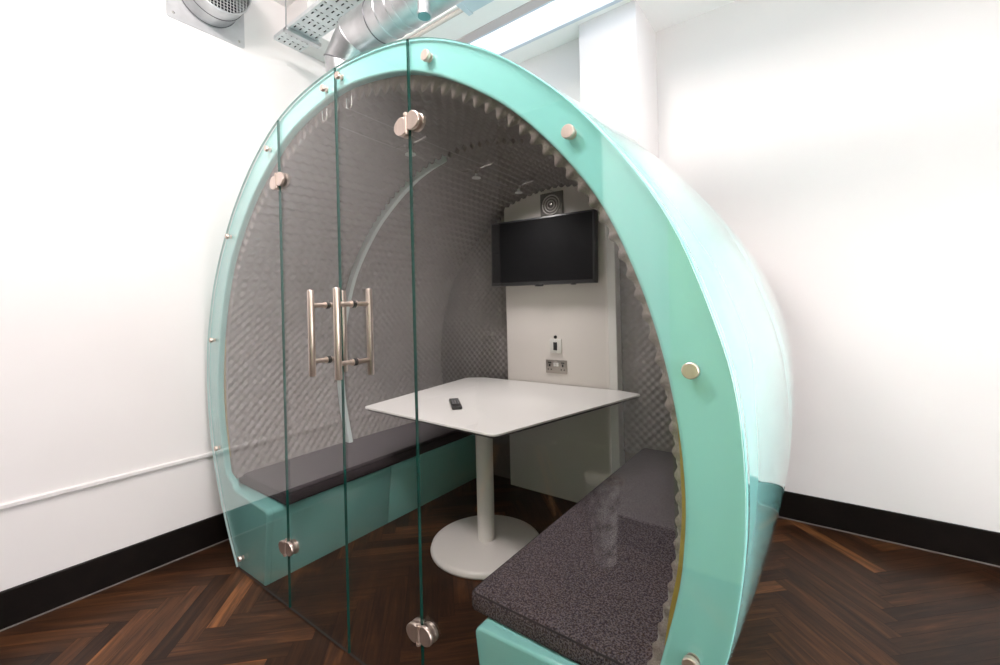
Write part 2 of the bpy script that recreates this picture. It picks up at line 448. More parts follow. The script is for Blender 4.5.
def bench_fillet(cx, cz, r, a0, a1, n=5):
    return [Vector((cx + r * math.cos(a0 + (a1 - a0) * k / n), cz + r * math.sin(a0 + (a1 - a0) * k / n))) for k in range(n + 1)]
no_ = normals(outer)
poly = [Vector(p) - q * .003 for p, q in zip(outer, no_)]
for p in poly: p.y = max(p.y, 0)
rim_w = {i: .25 for i in range(len(poly))}
poly += [Vector((BRF, 0))]
poly += bench_fillet(BRX + .025, BT - .025, .025, PI, PI / 2)
poly += [Vector((BRX + .18, BT + .008)), Vector((CX + .97, BT + .02))] + bench_fillet(CX + .97, BT + .06, .04, -PI / 2, -.3, 4)[1:]
poly += [p for p in inner[::-1] if p.y > BT + .06]
poly += [Vector((CX - .97 - .04 * math.cos(-.3 - (-PI / 2 + .3) * 0), BT + .06 - .012))] + [Vector((2 * CX - q.x, q.y)) for q in bench_fillet(CX + .97, BT + .06, .04, -PI / 2, -.6, 4)[::-1]]
poly += [Vector((BLX - .18, BT + .008))]
poly += bench_fillet(BLX - .025, BT - .025, .025, PI / 2, 0)
poly += [Vector((BLF, 0))]
under(pod, MB().prism(poly, YR, RD, r=.009, seg=4, wr=rim_w).build('rim', M_teal, smooth=50))

YJ, YE = 1.63, 2.574
def shell(name, y0, y1, gap):
    """outer skin with thickness between two stations"""
    nr = normals(outer); m = MB(); th = .018
    ys = [y0 + (y1 - y0) * k / 14 for k in range(15)]
    v = []; f = []; n = len(outer)
    rows = []
    for k, y in enumerate(ys):
        e = .0
        if k == 0 or k == len(ys) - 1: e = gap
        rows.append((y, -barrel(y) + e))
    loop = rows + [(y, r + th - (gap if i in (0, len(rows) - 1) else 0)) for i, (y, r) in list(enumerate(rows))[::-1]]
    for y, ins in loop:
        for i, p in enumerate(outer):
            q = p + nr[i] * ins
            v.append((q.x, y, max(q.y, 0.0)))
    L_ = len(loop)
    for l in range(L_):
        l2 = (l + 1) % L_
        for i in range(n - 1):
            f.append((l * n + i, l * n + i + 1, l2 * n + i + 1, l2 * n + i))
    f.append(tuple(l * n for l in range(L_))); f.append(tuple(l * n + n - 1 for l in range(L_)))
    return under(pod, link_mesh(name, v, f, M_shell, None, 35))
shell('shell', RD + .0005, YJ - .002, .005); shell('shell', YJ + .002, YE, .005)

# egg-crate lining: one sheet per shell module
def lining(y0, y1, first):
    nr = normals(inner)
    pitch = .05; d = [0]
    for a, b_ in zip(inner, inner[1:]): d.append(d[-1] + (b_ - a).length)
    NU = 760; ys_n = int((y1 - y0) / pitch * 7)
    v = []; f = []; fm = []
    S = [d[-1] * k / NU for k in range(NU + 1)]
    base = []; j = 0
    for s_ in S:
        while j < len(d) - 2 and d[j + 1] < s_: j += 1
        t = (s_ - d[j]) / (d[j + 1] - d[j]); base.append((inner[j].lerp(inner[j + 1], t), nr[j].lerp(nr[j + 1], t).normalized()))
    def tri(u):
        u = u - math.floor(u)
        return 1 - abs(2 * u - 1)
    cu = [.5 - .5 * math.cos(2 * PI * s_ / pitch) for s_ in S]
    tu = [tri(s_ / pitch) for s_ in S]
    ys = [y0 + (y1 - y0) * k / ys_n for k in range(ys_n + 1)]
    n = NU + 1
    up_ = [min(1, max(0, (p.y - 1.1) / .75)) for p, q in base]
    am = [.013 + .023 * min(1, max(0, (p.y - 1.1) / .9)) ** 2 for p, q in base]; hb = [.019 for u_ in up_]; wu = [.0 + .75 * u_ for u_ in up_]
    for y in ys:
        cv = .5 - .5 * math.cos(2 * PI * (y - .9535) / pitch + PI)
        for i in range(n):
            h = hb[i] + am[i] * (wu[i] * (.4 * cu[i] + .6 * tu[i]) + (1 - wu[i]) * (.5 + 2 * (cu[i] - .5) * (cv - .5)))
            p, q = base[i]; w_ = p + q * (h - barrel(y) * .9)
            v.append((w_.x, y, w_.y))
    for r in range(ys_n):
        for i in range(NU):
            f.append((r * n + i, r * n + i + 1, (r + 1) * n + i + 1, (r + 1) * n + i))
    fm = [0] * len(f)
    # cut faces at both ends reach back to the shell
    for y, row in ((y0, 0), (y1, ys_n)):
        b0 = len(v)
        for i in range(n):
            p, q = base[i]; w_ = p - q * .045
            v.append((w_.x, y, w_.y))
        for i in range(NU):
            f.append((row * n + i, row * n + i + 1, b0 + i + 1, b0 + i)); fm.append(1)
    return under(pod, link_mesh('foam_lining', v, f, [M_foam, M_foamcut], None, 179, fm))
lining(RD + .005, YJ - .012, True); lining(YJ + .016, 2.56, False)
# pale strip at the module joint, left side only, tapering out near the top
nr = normals(inner); v = []; f = []
sec = [(.0, -.013), (.066, -.011), (.068, 0), (.066, .015), (.0, .017)]
arcpts = inner[:57]
for i, p in enumerate(arcpts):
    for h, dy in sec:
        tp = min(1, (56 - i) / 8)
        q = p + nr[i] * (h - .03); dy = dy * (.25 + .75 * tp); v.append((q.x, YJ + dy, q.y))
k = len(sec)
for i in range(len(arcpts) - 1):
    for j in range(k): f.append((i * k + j, i * k + (j + 1) % k, (i + 1) * k + (j + 1) % k, (i + 1) * k + j))
under(pod, link_mesh('arch_strip', v, f, M_strip, None, 40))
# end wall with its own egg-crate sheets, and the cream service panel in front of it
arch = [(z, max(h + .02, 0)) for z, h in OUT]
def arch_poly(x0, x1, z0, off):
    tabz = [(p.x, p.y) for p in full([(z, max(h - off, 0)) for z, h in OUT[:-1]] + [(2.14 - off, 0)], 50)]
    top = [(x, z) for x, z in tabz if x0 < x < x1 and z > .95]
    def zat(x):
        for (a, za), (b_, zb) in zip(tabz, tabz[1:]):
            if a <= x <= b_ and za > .5: return za + (zb - za) * (x - a) / max(b_ - a, 1e-9)
        return None
    return [(x0, z0)] + ([(x0, zat(x0))] if zat(x0) else []) + top + ([(x1, zat(x1))] if zat(x1) else []) + [(x1, z0)]
endpoly = [tuple(p) for p in full([(z, max(h - .03, 0)) for z, h in OUT[:-1]] + [(2.11, 0)], 50)]
under(pod, MB().prism(endpoly, 2.561, 2.573).build('end_wall', M_foamcut, smooth=None))
PX0, PX1 = -1.792, -1.036
under(pod, MB().prism(arch_poly(PX0, PX1, 0, .06), 2.48, 2.5605, r=.003, seg=1).build('service_panel', M_panel, smooth=None))
def end_foam(x0, x1):
    pitch = .05; st = pitch / 6
    z0, z1 = .36, 2.08
    nx = int((x1 - x0) / st); nz_ = int((z1 - z0) / st); idx = {}; v = []; f = []
    lim = [(z, h - .05) for z, h in OUT]
    def inside(x, z): return abs(x - CX) < interp(lim, z)
    def vert(i, j):
        if (i, j) not in idx:
            x = x0 + (x1 - x0) * i / nx; z = z0 + j * st
            h = .008 + .014 * (.5 + .5 * math.cos(2 * PI * x / pitch) * math.cos(2 * PI * z / pitch))
            idx[(i, j)] = len(v); v.append((x, 2.5605 - h, z))
        return idx[(i, j)]
    for i in range(nx):
        for j in range(nz_):
            if inside(x0 + (x1 - x0) * (i + .5) / nx, z0 + (j + .5) * st):
                f.append((vert(i, j), vert(i + 1, j), vert(i + 1, j + 1), vert(i, j + 1)))
    under(pod, link_mesh('foam_panel', v, f, M_foam, None, 179))
end_foam(CX - 1.2, PX0 - .001); under(pod, MB().prism(arch_poly(PX1 + .0005, PX1 + .052, 0, .06), 2.476, 2.5605, r=.003, seg=1).build('panel_edge', M_white, smooth=None)); end_foam(PX1 + .053, CX + 1.2)  # plain white strip facing front along the panel's right edge

# thin ochre edge showing between ring and foam, low on both sides
for side in (-1, 1):
    seg_ = [(p, q) for p, q in zip(inner, nr) if .50 < p.y < 1.12 and (p.x - CX) * side > 0]
    wv_ = [min(1, (p.y - .48) / .12, (1.14 - p.y) / .25) for p, q in seg_]
    pl = [p - q * .004 for p, q in seg_] + [p + q * (.012 * w_) for (p, q), w_ in list(zip(seg_, wv_))[::-1]]
    under(pod, MB().prism(pl, RD + .0002, RD + .0045).build('ochre_edge', M_ochre, smooth=None))
# benches (teal base in two modules each) and tweed cushions
def bench(sx, y0, y1):
    xt, xf = (BLX, BLF) if sx < 0 else (BRX, BRF)
    wall_in = interp(OUT, .1) - .05
    xw = CX + sx * 1.02
    s_ = 1 if sx > 0 else -1
    fil = [Vector((xt + s_ * (.025 - .025 * math.cos(a)), BT - .025 + .025 * math.sin(a))) for a in [PI / 2 * k / 5 for k in range(6)]]
    poly = [Vector((xf, 0))] + fil + [Vector((xw + s_ * .11, BT)), Vector((CX + s_ * .97, 0.0))]
    under(pod, MB().prism(poly, y0, y1, r=.004, seg=2, both=True).build('bench_base', M_teal, smooth=40))
for sx in (-1, 1):
    bench(sx, RD + .0005, YJ - .0005); bench(sx, YJ + .0005, 2.53 if sx < 0 else 2.53)
def cushion(xa, xb, y0, y1, z0, z1, sx):
    bm = bmesh.new(); bmesh.ops.create_cube(bm, size=1)
    for v_ in bm.verts: v_.co = Vector((xa + (v_.co.x + .5) * (xb - xa), y0 + (v_.co.y + .5) * (y1 - y0), z0 + (v_.co.z + .5) * (z1 - z0)))
    bmesh.ops.bevel(bm, geom=bm.edges[:], offset=.016, segments=4, profile=.5, affect='EDGES')
    c = MB().bm(bm).build('seat_cushion', M_tweed, smooth=60); under(pod, c)
    e = .0135
    xo = xa if sx > 0 else xb
    p = []
    zt = z1 - .006
    m = MB()
    if sx > 0:
        m.tube([(xb - .01, y0 + .0045, zt), (xa + .02, y0 + .0045, zt), (xa + .0075, y0 + .0095, zt), (xa + .0045, y0 + .02, zt), (xa + .0045, y1 - .02, zt)], .0028, 6)
    else:
        m.tube([(xa + .01, y0 + .0045, zt), (xb - .02, y0 + .0045, zt), (xb - .0075, y0 + .0095, zt), (xb - .0045, y0 + .02, zt), (xb - .0045, y1 - .02, zt)], .0028, 6)
    pp = m.build('piping', M_piping); pp.parent = c; pp.matrix_parent_inverse = (Matrix.Translation(pod.location)).inverted() @ Matrix.Translation(pod.location)
    pp.matrix_parent_inverse = (c.matrix_world if False else Matrix()).inverted()
    return c
bpy.context.view_layer.update()
cushion(-.855, CX + 1.115, .962, 2.52, BT + .001, .418, 1)
cushion(CX - 1.115, -2.0, .995, 2.52, BT + .001, .418, -1)

# glass front: four panes in one plane
GY0, GY1 = .914, .923
glass_out = outer
def pane_poly(x0, x1):
    ol = [(p.x, p.y) for p in outer]
    up = [(x, z) for x, z in ol if x0 < x < x1]
    def lerp_at(x, seq):
        for (a, za), (b_, zb) in zip(seq, seq[1:]):
            if min(a, b_) <= x <= max(a, b_): return za + (zb - za) * (x - a) / (b_ - a)
        return None
    half = len(ol) // 2
    iL = min(range(half), key=lambda i: ol[i][0]); iR = max(range(half, len(ol)), key=lambda i: ol[i][0])
    top = ol[iL:iR + 1]
    fl = .006
    pts = []
    # top edge from x0 to x1 along the outline
    tx0 = max(x0, ol[iL][0]); tx1 = min(x1, ol[iR][0])
    if x0 > ol[iL][0]: pts.append((x0, lerp_at(x0, top)))
    pts += [q for q in top if x0 < q[0] < x1]
    if x1 < ol[iR][0]:
        pts.append((x1, lerp_at(x1, top))); pts.append((x1, fl))
    else:
        pts += [q for q in ol[iR + 1:] if q[1] > fl]; pts.append((lerp_at2(fl, 1), fl))
    if x0 > ol[iL][0]: pts.append((x0, fl))
    else:
        pts.append((lerp_at2(fl, -1), fl)); pts += [q for q in ol[:iL] if q[1] > fl]
    return pts
def lerp_at2(z, s_): return CX + s_ * interp(OUT, z)
gap = .0018
XA, XB, XC = -1.829, -1.407, -1.016
def pane(name, x0, x1):
    pp = pane_poly(x0, x1)
    m = MB().prism(pp, GY0, GY1, mi=0, emi=1)
    for q, fc in enumerate(m.f):                      # straight edges green, the long curved edge polished pale
        if m.m[q] == 1:
            xs_ = [m.v[i][0] for i in fc]; zs_ = [m.v[i][2] for i in fc]
            if max(zs_) < .0065: m.m[q] = 3
            elif max(xs_) - min(xs_) > 1e-5: m.m[q] = 2
    o = m.build(name, [M_glass, M_edge, M_rimedge, M_gasket], smooth=None)
    return under(pod, o)
pane('glass_panel', -9, XA - gap); dl = pane('glass_door', XA + gap, XB - gap); dr = pane('glass_door', XB + gap, XC - gap); pane('glass_panel', XC + gap, 9)
dl['label'] = 'left glass door leaf'; dr['label'] = 'right glass door leaf'

def handle(door, x):
    m = MB(); z0, z1 = 1.018, 1.333; yo, yi = .853, .985
    for y in (yo, yi):
        m.lathe([(.0005, z0), (.0108, z0), (.0122, z0 + .002), (.0122, z1 - .002), (.0108, z1), (.0005, z1)], 20, at(x, y, 0))
    for z in (1.072, 1.277):
        m.lathe([(.0088, 0), (.0088, .132)], 16, at(x, yi, z) @ FACE_Y)
        for y in (GY0, GY1 + .008): m.lathe([(.0125, 0), (.0125, .008)], 16, at(x, y, z) @ FACE_Y)
    h = m.build('handle', M_steel, smooth=40); h.parent = door
    for z in (1.072, 1.277):
        g_ = MB().lathe([(.0133, 0), (.0136, .001), (.0136, .013), (.0133, .014)], 18, at(x, GY1 + .002, z) @ FACE_Y).build('grommet', M_gasket); g_.parent = door
bpy.context.view_layer.update()
handle(dl, -1.494); handle(dr, -1.330)

def hinge(x, z):
    m = MB()
    for y0_, y1_ in ((GY0 - .012, GY0 - .0003), (GY1 + .0003, GY1 + .012)):
        for s_ in (-1, 1):
            pts = []
            r = .029
            for k in range(17):
                a = -PI / 2 + PI * k / 16
                pts.append((x + s_ * (.020 + 1.25 * r * math.cos(a)), z + s_ * .004 + r * math.sin(a)))
            pts += [(x + s_ * .005, z + s_ * .004 + r * .80), (x + s_ * .005, z + s_ * .004 - r * .80)]
            front = y0_ < GY0
            m.prism(pts, y0_, y1_, r=.0025, seg=2, both=True)
    m.lathe([(.0005, -.033), (.0055, -.033), (.0055, .033), (.0005, .033)], 16, at(x - .001, GY0 - .010, z))
    for dz in (-.027, .027): m.lathe([(.0078, 0), (.0078, .007)], 16, at(x - .001, GY0 - .010, z + dz - .004))
    o = m.build('hinge', M_steel, smooth=40); under(pod, o)
for x, z in ((XA, 1.808), (XA, .262), (XC, 1.826), (XC, .250)): hinge(x, z)

BOLTS = [(-.928, 2.004), (-.466, 1.656), (-.211, 1.117), (-.224, .529), (-1.376, 2.098), (-1.473, 2.084), (-1.915, 1.965), (-2.335, 1.635), (-2.565, 1.119), (-2.535, .558), (-2.285, .066)]
for x, z in BOLTS:
    r = .0165 if x > -1.2 else .0125
    m = MB()
    m.lathe([(r * .9, 0), (r, .001), (r, .0105), (r * .9, .012), (.0004, .012)], 24, at(x, GY0 - .0003, z) @ FACE_Y)
    m.lathe([(r * .8, 0), (r * .8, YR - GY1 - .0005)], 20, at(x, YR - .0002, z) @ FACE_Y)
    under(pod, m.build('standoff_bolt', M_steel, smooth=40))
# low-voltage cables and their lamps
for x, lab in ((-1.38, 'thin steel lighting cable of the pod, the one running nearer the fixed glass pane'), (-1.54, 'thin steel lighting cable of the pod, the one running nearer the door handle side')):
    t = MB(); pts = []
    for k in range(25):
        y = .957 + (2.478 - .957) * k / 24; pts.append((x, y, 1.996 - .010 * math.sin(PI * k / 24)))
    t.tube(pts, .0010, 6)
    c = t.build('lighting_cable', M_cable); tag(c, lab, 'cable', 'lighting cables under the pod roof')
    u = MB()
    pu = [(x - .016, .9555, 2.040), (x - .016, .9555, 2.015)] + [(x - .016 * math.cos(PI * k / 8), .9555, 2.012 - .016 * math.sin(PI * k / 8)) for k in range(9)] + [(x + .016, .9555, 2.015), (x + .016, .9555, 2.040)]
    u.tube(pu, .0024, 8); h = u.build('hook', M_cream); h.parent = c
def spot(y, lab):
    r = thing('cable_spotlight', lab, 'spotlight', (-1.46, y, 1.955), 'spotlights on the two cables')
    z = 1.993
    under(r, MB().tube([(-1.355, y, z + .006), (-1.39, y, z + .002), (-1.43, y, z - .001)], .0042, 8).build('support_bar', M_cream)); under(r, MB().tube([(-1.49, y, z - .001), (-1.53, y, z + .002), (-1.565, y, z + .006)], .0042, 8).build('support_bar', M_cream))
    m = MB()
    m.tube([(-1.43, y, z), (-1.437, y, z - .014), (-1.483, y, z - .014), (-1.49, y, z)], .0026, 8)
    m.lathe([(.0005, 0), (.008, 0), (.008, -.018), (.0005, -.018)], 14, at(-1.46, y, z - .008))
    under(r, m.build('lamp_holder', M_chrome))
    under(r, MB().lathe([(.0005, 0), (.008, 0), (.010, -.012), (.024, -.020), (.0245, -.024), (.022, -.025), (.0005, -.022)], 24, at(-1.46, y, z - .026)).build('reflector', M_lens))
spot(1.32, 'small cable spotlight right behind the upper glass hinge by the door'); spot(1.78, 'small cable spotlight, middle one of three under the pod roof'); spot(2.18, 'small cable spotlight nearest the screen, above its left half')

# ------------------------------------------------------------------ things in the pod
# table
tb = thing('meeting_table', 'white pedestal meeting table with wide tapering top on a round base', 'table', (-1.44, 1.76, 0))
def rounded(pts, r, n=6):
    out = []
    for i in range(len(pts)):
        p = Vector(pts[i]); a = (Vector(pts[i - 1]) - p).normalized(); b_ = (Vector(pts[(i + 1) % len(pts)]) - p).normalized()
        ang = a.angle(b_); dd = r / math.tan(ang / 2)
        for k in range(n + 1):
            t = k / n; q0 = p + a * dd; q1 = p + b_ * dd
            out.append(q0 * (1 - t) ** 2 + p * 2 * t * (1 - t) + q1 * t * t)
    return out
TT = [(-1.962, 1.40), (-1.058, 1.36), (-.825, 2.43), (-.97, 2.472), (-2.0, 2.472), (-2.11, 2.40)]
TP = rounded(TT, .035)
m = MB().prism(TP, .7215, .745, r=.012, seg=4, both=False, plane='xy')
under(tb, MB().prism([p for p in TP], .735, .7445, r=.002, seg=2, both=True, plane='xy').build('tabletop', M_table, smooth=40))
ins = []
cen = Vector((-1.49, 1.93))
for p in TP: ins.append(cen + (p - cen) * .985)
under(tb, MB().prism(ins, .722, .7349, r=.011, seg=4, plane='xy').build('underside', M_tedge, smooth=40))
under(tb, MB().lathe([(.0005, .03), (.047, .03), (.045, .04), (.045, .712), (.0005, .712)], 40, at(-1.44, 1.765, 0)).lathe([(.0005, .708), (.12, .708), (.12, .7218), (.0005, .7218)], 36, at(-1.44, 1.765, 0)).build('column_post', M_post))
under(tb, MB().lathe([(.0005, .0), (.283, .0), (.290, .004), (.292, .012), (.286, .028), (.270, .036), (.10, .042), (.0005, .043)], 72, at(-1.44, 1.765, 0)).build('pedestal_base', M_post, smooth=60))
# remote
rc = thing('remote_control', 'small black remote control lying on the white table', 'remote control', (-1.555, 1.675, .745))
Mr = at(-1.555, 1.675, .745) @ Matrix.Rotation(math.atan2(-.176, .193), 4, 'Z')
under(rc, MB().box(-.105, .105, -.026, .026, 0, .018, .006, 3, M=Mr).build('casing', M_black))
for i in range(5):
    for j in range(3):
        m = MB().box(-.085 + i * .028, -.085 + i * .028 + .015, -.018 + j * .0135, -.018 + j * .0135 + .009, .0178, .0195, M=Mr)
        under(rc, m.build('button', M_key, smooth=None))
# television
tv = thing('wall_mounted_tv', 'black flat television hung on the cream panel inside the pod', 'television', (-1.46, 2.48, 1.615))
MT = at(-1.465, 2.412, 1.614) @ Matrix.Rotation(math.radians(1.2), 4, 'Y')
W2, H2 = .388, .219
under(tv, MB().box(-W2, W2, -.012, .044, -H2, H2, .005, 2, M=MT).box(-W2 + .1, W2 - .1, .042, .056, -H2 + .06, H2 - .08, .006, 2, M=MT).build('casing', M_bezel, smooth=40))
under(tv, MB().box(-W2 + .012, W2 - .012, -.0135, -.0118, -H2 + .022, H2 - .012, M=MT).build('screen', M_screen, smooth=None))
under(tv, MB().box(-.03, .03, -.013, .0, -H2 - .010, -H2 + .004, .003, 1, M=MT).build('sensor', M_black, smooth=40)); under(tv, MB().box(W2 - .16, W2 - .125, -.008, .0, -H2 - .007, -H2 + .002, .002, 1, M=MT).build('power_button', M_black, smooth=40))
under(tv, MB().box(-1.58, -1.34, 2.469, 2.4795, 1.51, 1.72, .003, 1).build('wall_bracket', M_black, smooth=40))
# extractor fan above it
fn = thing('extractor_fan', 'square steel extractor fan on the cream panel above the television', 'fan', (-1.4, 2.48, 1.91))
fx, fz, hs = -1.40, 1.912, .082
under(fn, MB().prism([(fx - hs, fz - hs), (fx + hs, fz - hs), (fx + hs, fz + hs), (fx - hs, fz + hs)], 2.462, 2.4795, r=.005, seg=2).build('face_plate', mat('dull_fan_plate', (.24, .22, .205), .45, .3), smooth=40))
m = MB()
for rr in (.062, .044, .026): m.tube([(fx + rr * math.cos(2 * PI * k / 32), 2.460, fz + rr * math.sin(2 * PI * k / 32)) for k in range(32)], .0045, 8, closed=True)
under(fn, m.build('ring_louvre', M_cream2))
under(fn, MB().lathe([(.0004, 0), (.014, 0), (.012, .008), (.0004, .010)], 20, at(fx, 2.462, fz) @ FACE_Y).build('hub', M_chrome))
# sockets
so = thing('power_socket', 'steel double power socket low on the cream panel above the tabletop', 'socket', (-1.397, 2.48, 0.857))
under(so, MB().box(-1.475, -1.319, 2.4735, 2.4795, 0.814, 0.902, .004, 2).build('face_plate', M_socket, smooth=40))
for sx in (-.048, .048):
    x = -1.397 + sx
    under(so, MB().box(x - .005, x + .005, 2.4725, 2.474, 0.859, 0.875).box(x - .015, x - .007, 2.4725, 2.474, 0.837, 0.844).box(x + .007, x + .015, 2.4725, 2.474, 0.837, 0.844).build('pin_hole', M_hole, smooth=None))
    under(so, MB().box(x - .012, x + .012, 2.4725, 2.474, 0.882, 0.888).build('marking', M_hole, smooth=None))
for sx in (-.010, .010):
    under(so, MB().box(-1.397 + sx - .008, -1.397 + sx + .008, 2.468, 2.4738, 0.861, 0.885, .002, 1).build('rocker_switch', M_white, smooth=40))
sw = thing('wall_switch', 'white wall switch with dark rocker above the power socket', 'switch', (-1.396, 2.48, .992))
under(sw, MB().box(-1.442, -1.354, 2.470, 2.4795, .946, 1.040, .004, 2).build('face_plate', M_white, smooth=40))
under(sw, MB().box(-1.412, -1.384, 2.466, 2.471, .966, 1.019, .002, 1).build('rocker', M_bezel, smooth=40))
tag(MB().lathe([(.0004, 0), (.011, 0), (.010, .006), (.0004, .008)], 18, at(-1.400, 2.4797, 1.052) @ FACE_Y).build('sensor_button', M_black), 'tiny round black sensor on the cream panel above the wall switch', 'sensor')

# ------------------------------------------------------------------ services overhead
# round duct with elbow down to the pod roof
du = thing('ventilation_duct', 'round galvanised ventilation duct with an elbow dropping onto the pod roof', 'duct', (-1.9, 1.3, 2.15))
R_ = .096; ya, za = 1.3, 2.598
def ring_pts(c, nrm, r, n=40):
    nrm = Vector(nrm).normalized(); u = Vector((0, 1, 0)); w_ = nrm.cross(u).normalized()
    return [Vector(c) + (u * math.cos(2 * PI * k / n) + w_ * math.sin(2 * PI * k / n)) * r for k in range(n)]
def gore(name, stations, r=R_):
    v = []; f = []; n = 40
    for c, nr_, sc_ in stations:
        nr_ = Vector(nr_).normalized(); u = Vector((0, 1, 0)); w_ = nr_.cross(u).normalized()
        for k in range(n): v.append(Vector(c) + u * math.cos(2 * PI * k / n) * r + w_ * math.sin(2 * PI * k / n) * r * sc_)
    for s_ in range(len(stations) - 1):
        for k in range(n): f.append((s_ * n + k, s_ * n + (k + 1) % n, (s_ + 1) * n + (k + 1) % n, (s_ + 1) * n + k))
    return under(du, link_mesh(name, v, f, M_galv, None, 40))
# gore stations: axis from straight run (x) bending down
c0 = (-1.62, ya, za); c1 = (-1.72, ya, za); c2 = (-1.865, ya, za - .06); c3 = (-1.905, ya, za - .2)
s1 = 1 / math.cos(math.radians(22.5 / 1)); 
vx = -1.835
def miter(a): return (math.cos(a), 0, math.sin(a))
m1, m2 = ((-1.80, ya, za), miter(.36), 1.09), ((-1.905, ya, za - .095), miter(1.15), 1.12)
gore('duct_elbow', [((-1.62, ya, za), (1, 0, 0), 1), m1]); gore('duct_elbow', [m1, m2])
gore('duct_elbow', [m2, ((vx, ya, 2.135), (0, 0, 1), 1)])
gore('duct_run', [((XR, ya, za), (1, 0, 0), 1), ((-1.62, ya, za), (1, 0, 0), 1)], R_ + .001)
def dring(c, nrm, r, th, mt, name='seam_ring', sc_=1):
    nrm = Vector(nrm).normalized(); u = Vector((0, 1, 0)); w_ = nrm.cross(u).normalized()
    pts = [Vector(c) + u * math.cos(2 * PI * k / 40) * r + w_ * math.sin(2 * PI * k / 40) * r * sc_ for k in range(40)]
    under(du, MB().tube(pts, th, 6, closed=True).build(name, mt))
dring((-1.62, ya, za), (1, 0, 0), R_ + .001, .0035, M_galvseam); dring(m1[0], m1[1], R_, .003, M_galv, 'seam_ring', 1.09)
dring(m2[0], m2[1], R_, .0035, M_galvseam, 'seam_ring', 1.09)
for x in (-1.55, -1.48, -1.44, -1.37): dring((x, ya, za), (1, 0, 0), R_ + .001, .0035, M_galv)
sp = under(du, MB().lathe([(.027, 0), (.027, -.10), (.030, -.102), (.030, -.116), (.0005, -.116)], 28, at(-1.29, 1.26, 2.575)).build('spigot', M_galv))
cp = MB().lathe([(.0004, 0), (.026, 0), (.026, -.003), (.0004, -.003)], 28, at(-1.29, 1.26, 2.459)).build('spigot_cap', mat('teal_cap', (.10, .22, .23), .4)); cp.parent = sp; cp.matrix_parent_inverse = sp.matrix_parent_inverse.copy() if False else Matrix()
# cable tray
ty0, ty1, tz = 1.265, 1.425, 2.855
tx0, tx1 = -2.545, -1.2
tr = thing('cable_tray', 'perforated zinc cable tray crossing under the ceiling toward the left wall', 'cable tray', ((tx0 + tx1) / 2, 1.345, tz))
holes = []
m = MB(); xs = tx0 + .02; pitch = .05
# perforated floor of the tray: strips around real slots
rows = [ty0 + (ty1 - ty0) * q for q in (.10, .30, .50, .70, .90)]
hw, hl = .0045, .013
k = 0; xcur = tx0
ncol = int((tx1 - tx0 - .02) / .045)
for c_ in range(ncol):
    xa = tx0 + .015 + c_ * .045; xb = xa + 2 * hl if c_ % 2 == 0 else xa + 2 * hw
    m.box(xcur, xa, ty0, ty1, tz, tz + .002)
    yc = ty0
    hw_ = hw if c_ % 2 == 0 else hw * 1.6
    for r_ in rows:
        m.box(xa, xb, yc, r_ - hw_, tz, tz + .002); yc = r_ + hw_
    m.box(xa, xb, yc, ty1, tz, tz + .002); xcur = xb
m.box(xcur, tx1, ty0, ty1, tz, tz + .002)
m.box(tx0, tx1, ty0 - .002, ty0, tz, tz + .022).box(tx0, tx1, ty1, ty1 + .002, tz, tz + .022)
under(tr, m.build('perforated_tray', M_tray, smooth=None))
under(tr, MB().box(tx0 + .002, tx1, ty0 + .004, ty1 - .004, tz + .010, tz + .024, .003, 1).build('cable_bundle', M_hole, smooth=40))
under(tr, MB().box(-2.40, -2.36, ty0 - .02, ty1 + .03, tz - .024, tz - .0005, .003, 1).build('support_strut', M_galv, smooth=40))
under(tr, MB().tube([(-2.38, ty0 - .012, tz - .02), (-2.38, ty0 - .012, ZC)], .004, 8).build('threaded_rod', M_galv)); under(tr, MB().tube([(-2.38, ty1 + .02, tz - .02), (-2.38, ty1 + .02, ZC if ty1 + .02 < 1.42 else 2.952)], .004, 8).build('threaded_rod', M_galv))
# wall vent on the left wall
wv = thing('wall_vent', 'round galvanised vent stub with mesh grille on a square plate, left wall', 'vent', (XL, .974, 2.995))
py0, py1, pz0, pz1 = .785, 1.163, 2.806, 3.184
def yz_plate(m, pts, x0, x1):
    n = len(pts); v = [(x0, a, b_) for a, b_ in pts] + [(x1, a, b_) for a, b_ in pts]
    f = [tuple(range(n)), tuple(range(n, 2 * n))] + [(i, (i + 1) % n, n + (i + 1) % n, n + i) for i in range(n)]
    return m.add(v, f)
pts = rounded([(py0, pz0), (py1, pz0), (py1, pz1), (py0, pz1)], .014)
under(wv, yz_plate(MB(), [(p.x, p.y) for p in pts], XL + .0005, XL + .004).build('mounting_plate', M_plate, smooth=None))
MX = at(XL + .004, .974, 2.995) @ Matrix.Rotation(PI / 2, 4, 'Y')
RV = .145
m = MB()
for prof in [[(RV, 0), (RV, .185), (RV - .004, .185), (RV - .004, 0)]]:
    n = 56; v = []; f = []
    for r_, h_ in prof:
        for k in range(n): v.append(MX @ Vector((r_ * math.cos(2 * PI * k / n), r_ * math.sin(2 * PI * k / n), h_)))
    for i in range(4):
        j = (i + 1) % 4
        for k in range(n): f.append((i * n + k, i * n + (k + 1) % n, j * n + (k + 1) % n, j * n + k))
    m.add(v, f)
under(wv, m.build('duct_collar', M_galv, smooth=40))
m = MB()
for h_ in (.012, .10): m.tube([MX @ Vector((RV * math.cos(2 * PI * k / 56), RV * math.sin(2 * PI * k / 56), h_)) for k in range(56)], .0025, 6, closed=True)
under(wv, m.build('seam_ring', M_galvseam))
under(wv, MB().tube([MX @ Vector((RV * math.cos(2 * PI * k / 56), RV * math.sin(2 * PI * k / 56), .185)) for k in range(56)], .005, 8, closed=True).build('lip', M_galv))
m = MB(); s_ = .016; hN = int(RV / s_)
